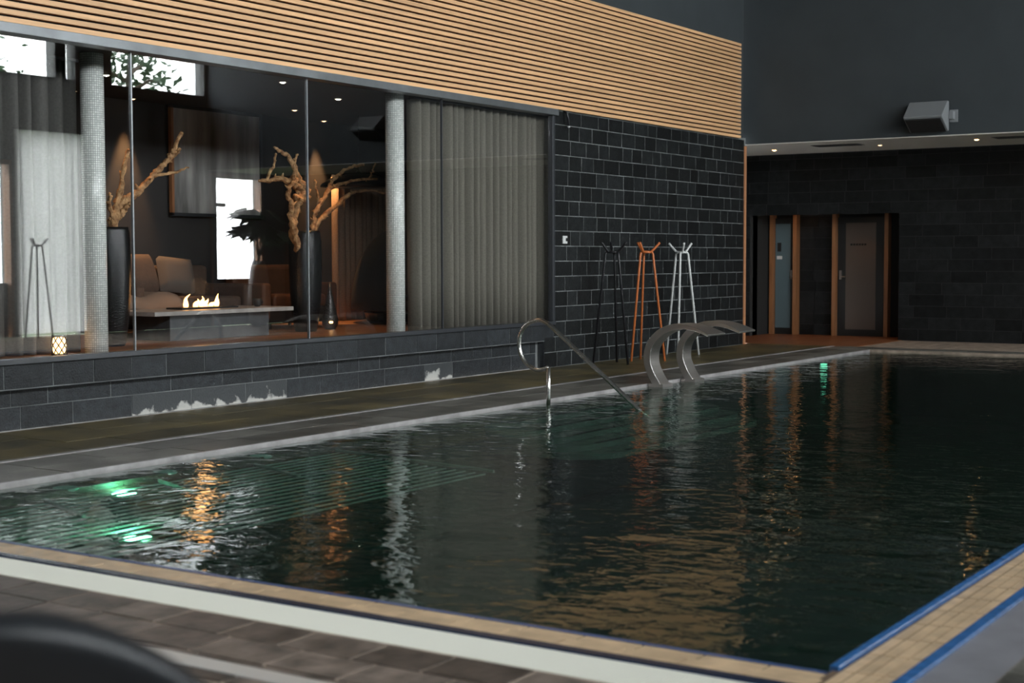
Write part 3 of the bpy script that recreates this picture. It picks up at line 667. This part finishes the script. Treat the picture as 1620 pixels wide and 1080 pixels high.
# monstera by the garden door (seen in the reflection)
mo = empty('potted_monstera', (22.78, -1.35, 0), 'monstera in a white pot before the garden door, seen reflected', 'plant')
MB().lathe([(.14, 0), (.20, .1), (.24, .4), (.22, .8), (.17, 1.2), (.12, 1.35), (.10, 1.33)], 28).build('pot', WHITE, mo, smooth=True)
for k in range(13):
    a = k*2.39; L = rnd.uniform(.25, .6); z1 = 1.6+rnd.uniform(0, .9); p1 = Vector((L*math.cos(a), L*math.sin(a)*.5, z1))
    MB().tube(smooth_path([(0, 0, 1.3), (p1.x*.4, p1.y*.4, 1.3+(z1-1.3)*.7), p1]), .010, 5).build('stem', LEAF, mo)
    u = Vector((math.cos(a), math.sin(a)*.5, -.5)).normalized(); v = Vector((-math.sin(a), math.cos(a), .2)).normalized(); s = rnd.uniform(.34, .5)
    lf_ = MB(); pts = [p1+u*s*(-.15), ]
    for t in range(-8, 9):
        ang = t/8*2.6; rr = s*(.75+.25*math.cos(ang))*(1. if t % 2 else .55); pts.append(p1+u*s*.45+u*rr*.9*math.cos(ang)+v*rr*.9*math.sin(ang))
    i = len(lf_.v); lf_.v += [tuple(p) for p in pts]; lf_.f += [(0, j, j+1) for j in range(1, len(pts)-1)]
    lf_.build('leaf', LEAF, mo, solid=.004)

# ------------------------------------------------------------------ coat stands
def coat_stand(loc, rz, m, label, H=1.60):
    e = empty('coat_stand', loc, label, 'coat stand', 'tripod coat stands', rz)
    for k in range(3):
        a = 2*PI*k/3; c, s = math.cos(a), math.sin(a); a2 = a+PI*.78; c2, s2 = math.cos(a2), math.sin(a2)
        P = [(.27*c, .27*s, 0), (.105*c, .105*s, H-.20), (.095*c, .095*s, H-.145), (.05*c, .05*s, H-.125), (.06*c2, .06*s2, H-.125), (.095*c2, .095*s2, H-.105), (.19*c2, .19*s2, H)]
        MB().tube(P[:2]+smooth_path(P[1:], 4)[1:], .016, 8).build('leg', m, e, smooth=True)
    MB().tube([(.07*math.cos(t/12*2*PI), .07*math.sin(t/12*2*PI), H-.13) for t in range(13)], .014, 8).build('ring', m, e, smooth=True)
coat_stand((17.0, 9.55, 0), .30, BLACKMETAL, 'black tripod coat stand by the slate wall, nearest the window')
coat_stand((17.75, 9.46, 0), .75, ORANGE, 'orange tripod coat stand between the black and the white one')
coat_stand((19.0, 9.55, 0), 1.35, WHITE, 'white tripod coat stand behind the steel water spouts')
coat_stand((17.28, -1.5, 0), .2, BLACKMETAL, 'black tripod coat stand by the opposite wall, seen reflected at far left', 1.76)

# ------------------------------------------------------------------ handrail and water spouts
hr = empty('loop_handrail', (12.2, 7.57, 0), 'curled steel handrail dipping into the pool steps', 'handrail')
MB().tube([(0, 0, -.12), (0, 0, .33)], .021, 10).build('post', CHROME, hr, smooth=True)
P = [(0, 0, .325), (0, .08, .305), (0, .16, .31)]
P = [(0, 0, .335), (0, .05, .312), (0, .15, .305), (0, .265, .37), (0, .335, .50), (0, .325, .64), (0, .25, .745), (0, .13, .79), (0, .02, .765), (0, -.10, .68)]
P = smooth_path(P, 6)+[Vector((0, -.55, .33)), Vector((0, -.99, -.02)), Vector((0, -1.12, -.12))]
MB().tube(P, .021, 10).build('rail', CHROME, hr, smooth=True)
def spout(x, label):
    e = empty('water_spout', (x, 7.58, 0), label, 'water spout', 'arched steel water spouts')
    path = smooth_path([(0, -.02, -.02), (0, .06, .10), (0, .115, .25), (0, .09, .42), (0, -.03, .56), (0, -.20, .635), (0, -.37, .645), (0, -.53, .615), (0, -.68, .56)], 5)
    n = len(path); mb = MB()
    for i, p in enumerate(path):
        t = (path[min(i+1, n-1)]-path[max(i-1, 0)]).normalized(); nr = Vector((0, -t.z, t.y)); f = i/(n-1)
        w = .11 if f < .5 else .11+.11*((f-.5)/.5)**1.3; th = .042 if f < .5 else .042-.03*((f-.5)/.5)
        for sx, sn in ((-1, -1), (1, -1), (1, 1), (-1, 1)): mb.v.append(tuple(p+Vector((sx*w, 0, 0))+nr*(sn*th)))
    for i in range(n-1):
        for j in range(4): a = i*4+j; b = i*4+(j+1) % 4; mb.f.append((a, b, b+4, a+4))
    mb.f += [(3, 2, 1, 0), tuple(4*(n-1)+j for j in range(4))]
    mb.build('spout_body', STEEL, e, bevel=.006)
    B(-.12, -.09, -.03, .12, .09, .004).build('base_plate', STEEL, e)
spout(14.58, 'arched steel water spout nearer the curled handrail')
spout(15.38, 'arched steel water spout farther along, in front of the white coat stand')

# ------------------------------------------------------------------ black tub chair close to the viewpoint
ch = empty('tub_chair', (1.40, 1.70, -.0), 'black padded chair blurred in the bottom left corner', 'chair', rz=math.radians(35))
PAD = mat('black_leather', (.016, .018, .021), .42)
def back(a, b, off):
    th = (a-.5)*2.3; r = .30+off; top = .525-.25*th*th; z = .42+top*b
    lean = .10*b
    return (-(r+.0)*math.cos(th)-lean*math.cos(th)+.1, (r+lean)*math.sin(th), z)
MB().grid(lambda a, b: back(a, b, 0), 24, 8).build('backrest', PAD, ch, smooth=True, solid=.075, bevel=.03)
MB().lathe([(.24, .36), (.29, .39), (.30, .45), (.26, .49), (.1, .50)], 28, (.1, 0, 0)).build('seat', PAD, ch, smooth=True)
for sx in (-1, 1):
    for sy in (-1, 1): MB().tube([(.1+.17*sx, .17*sy, .38), (.1+.23*sx, .23*sy, 0)], .014, 8).build('leg', BLACKMETAL, ch)
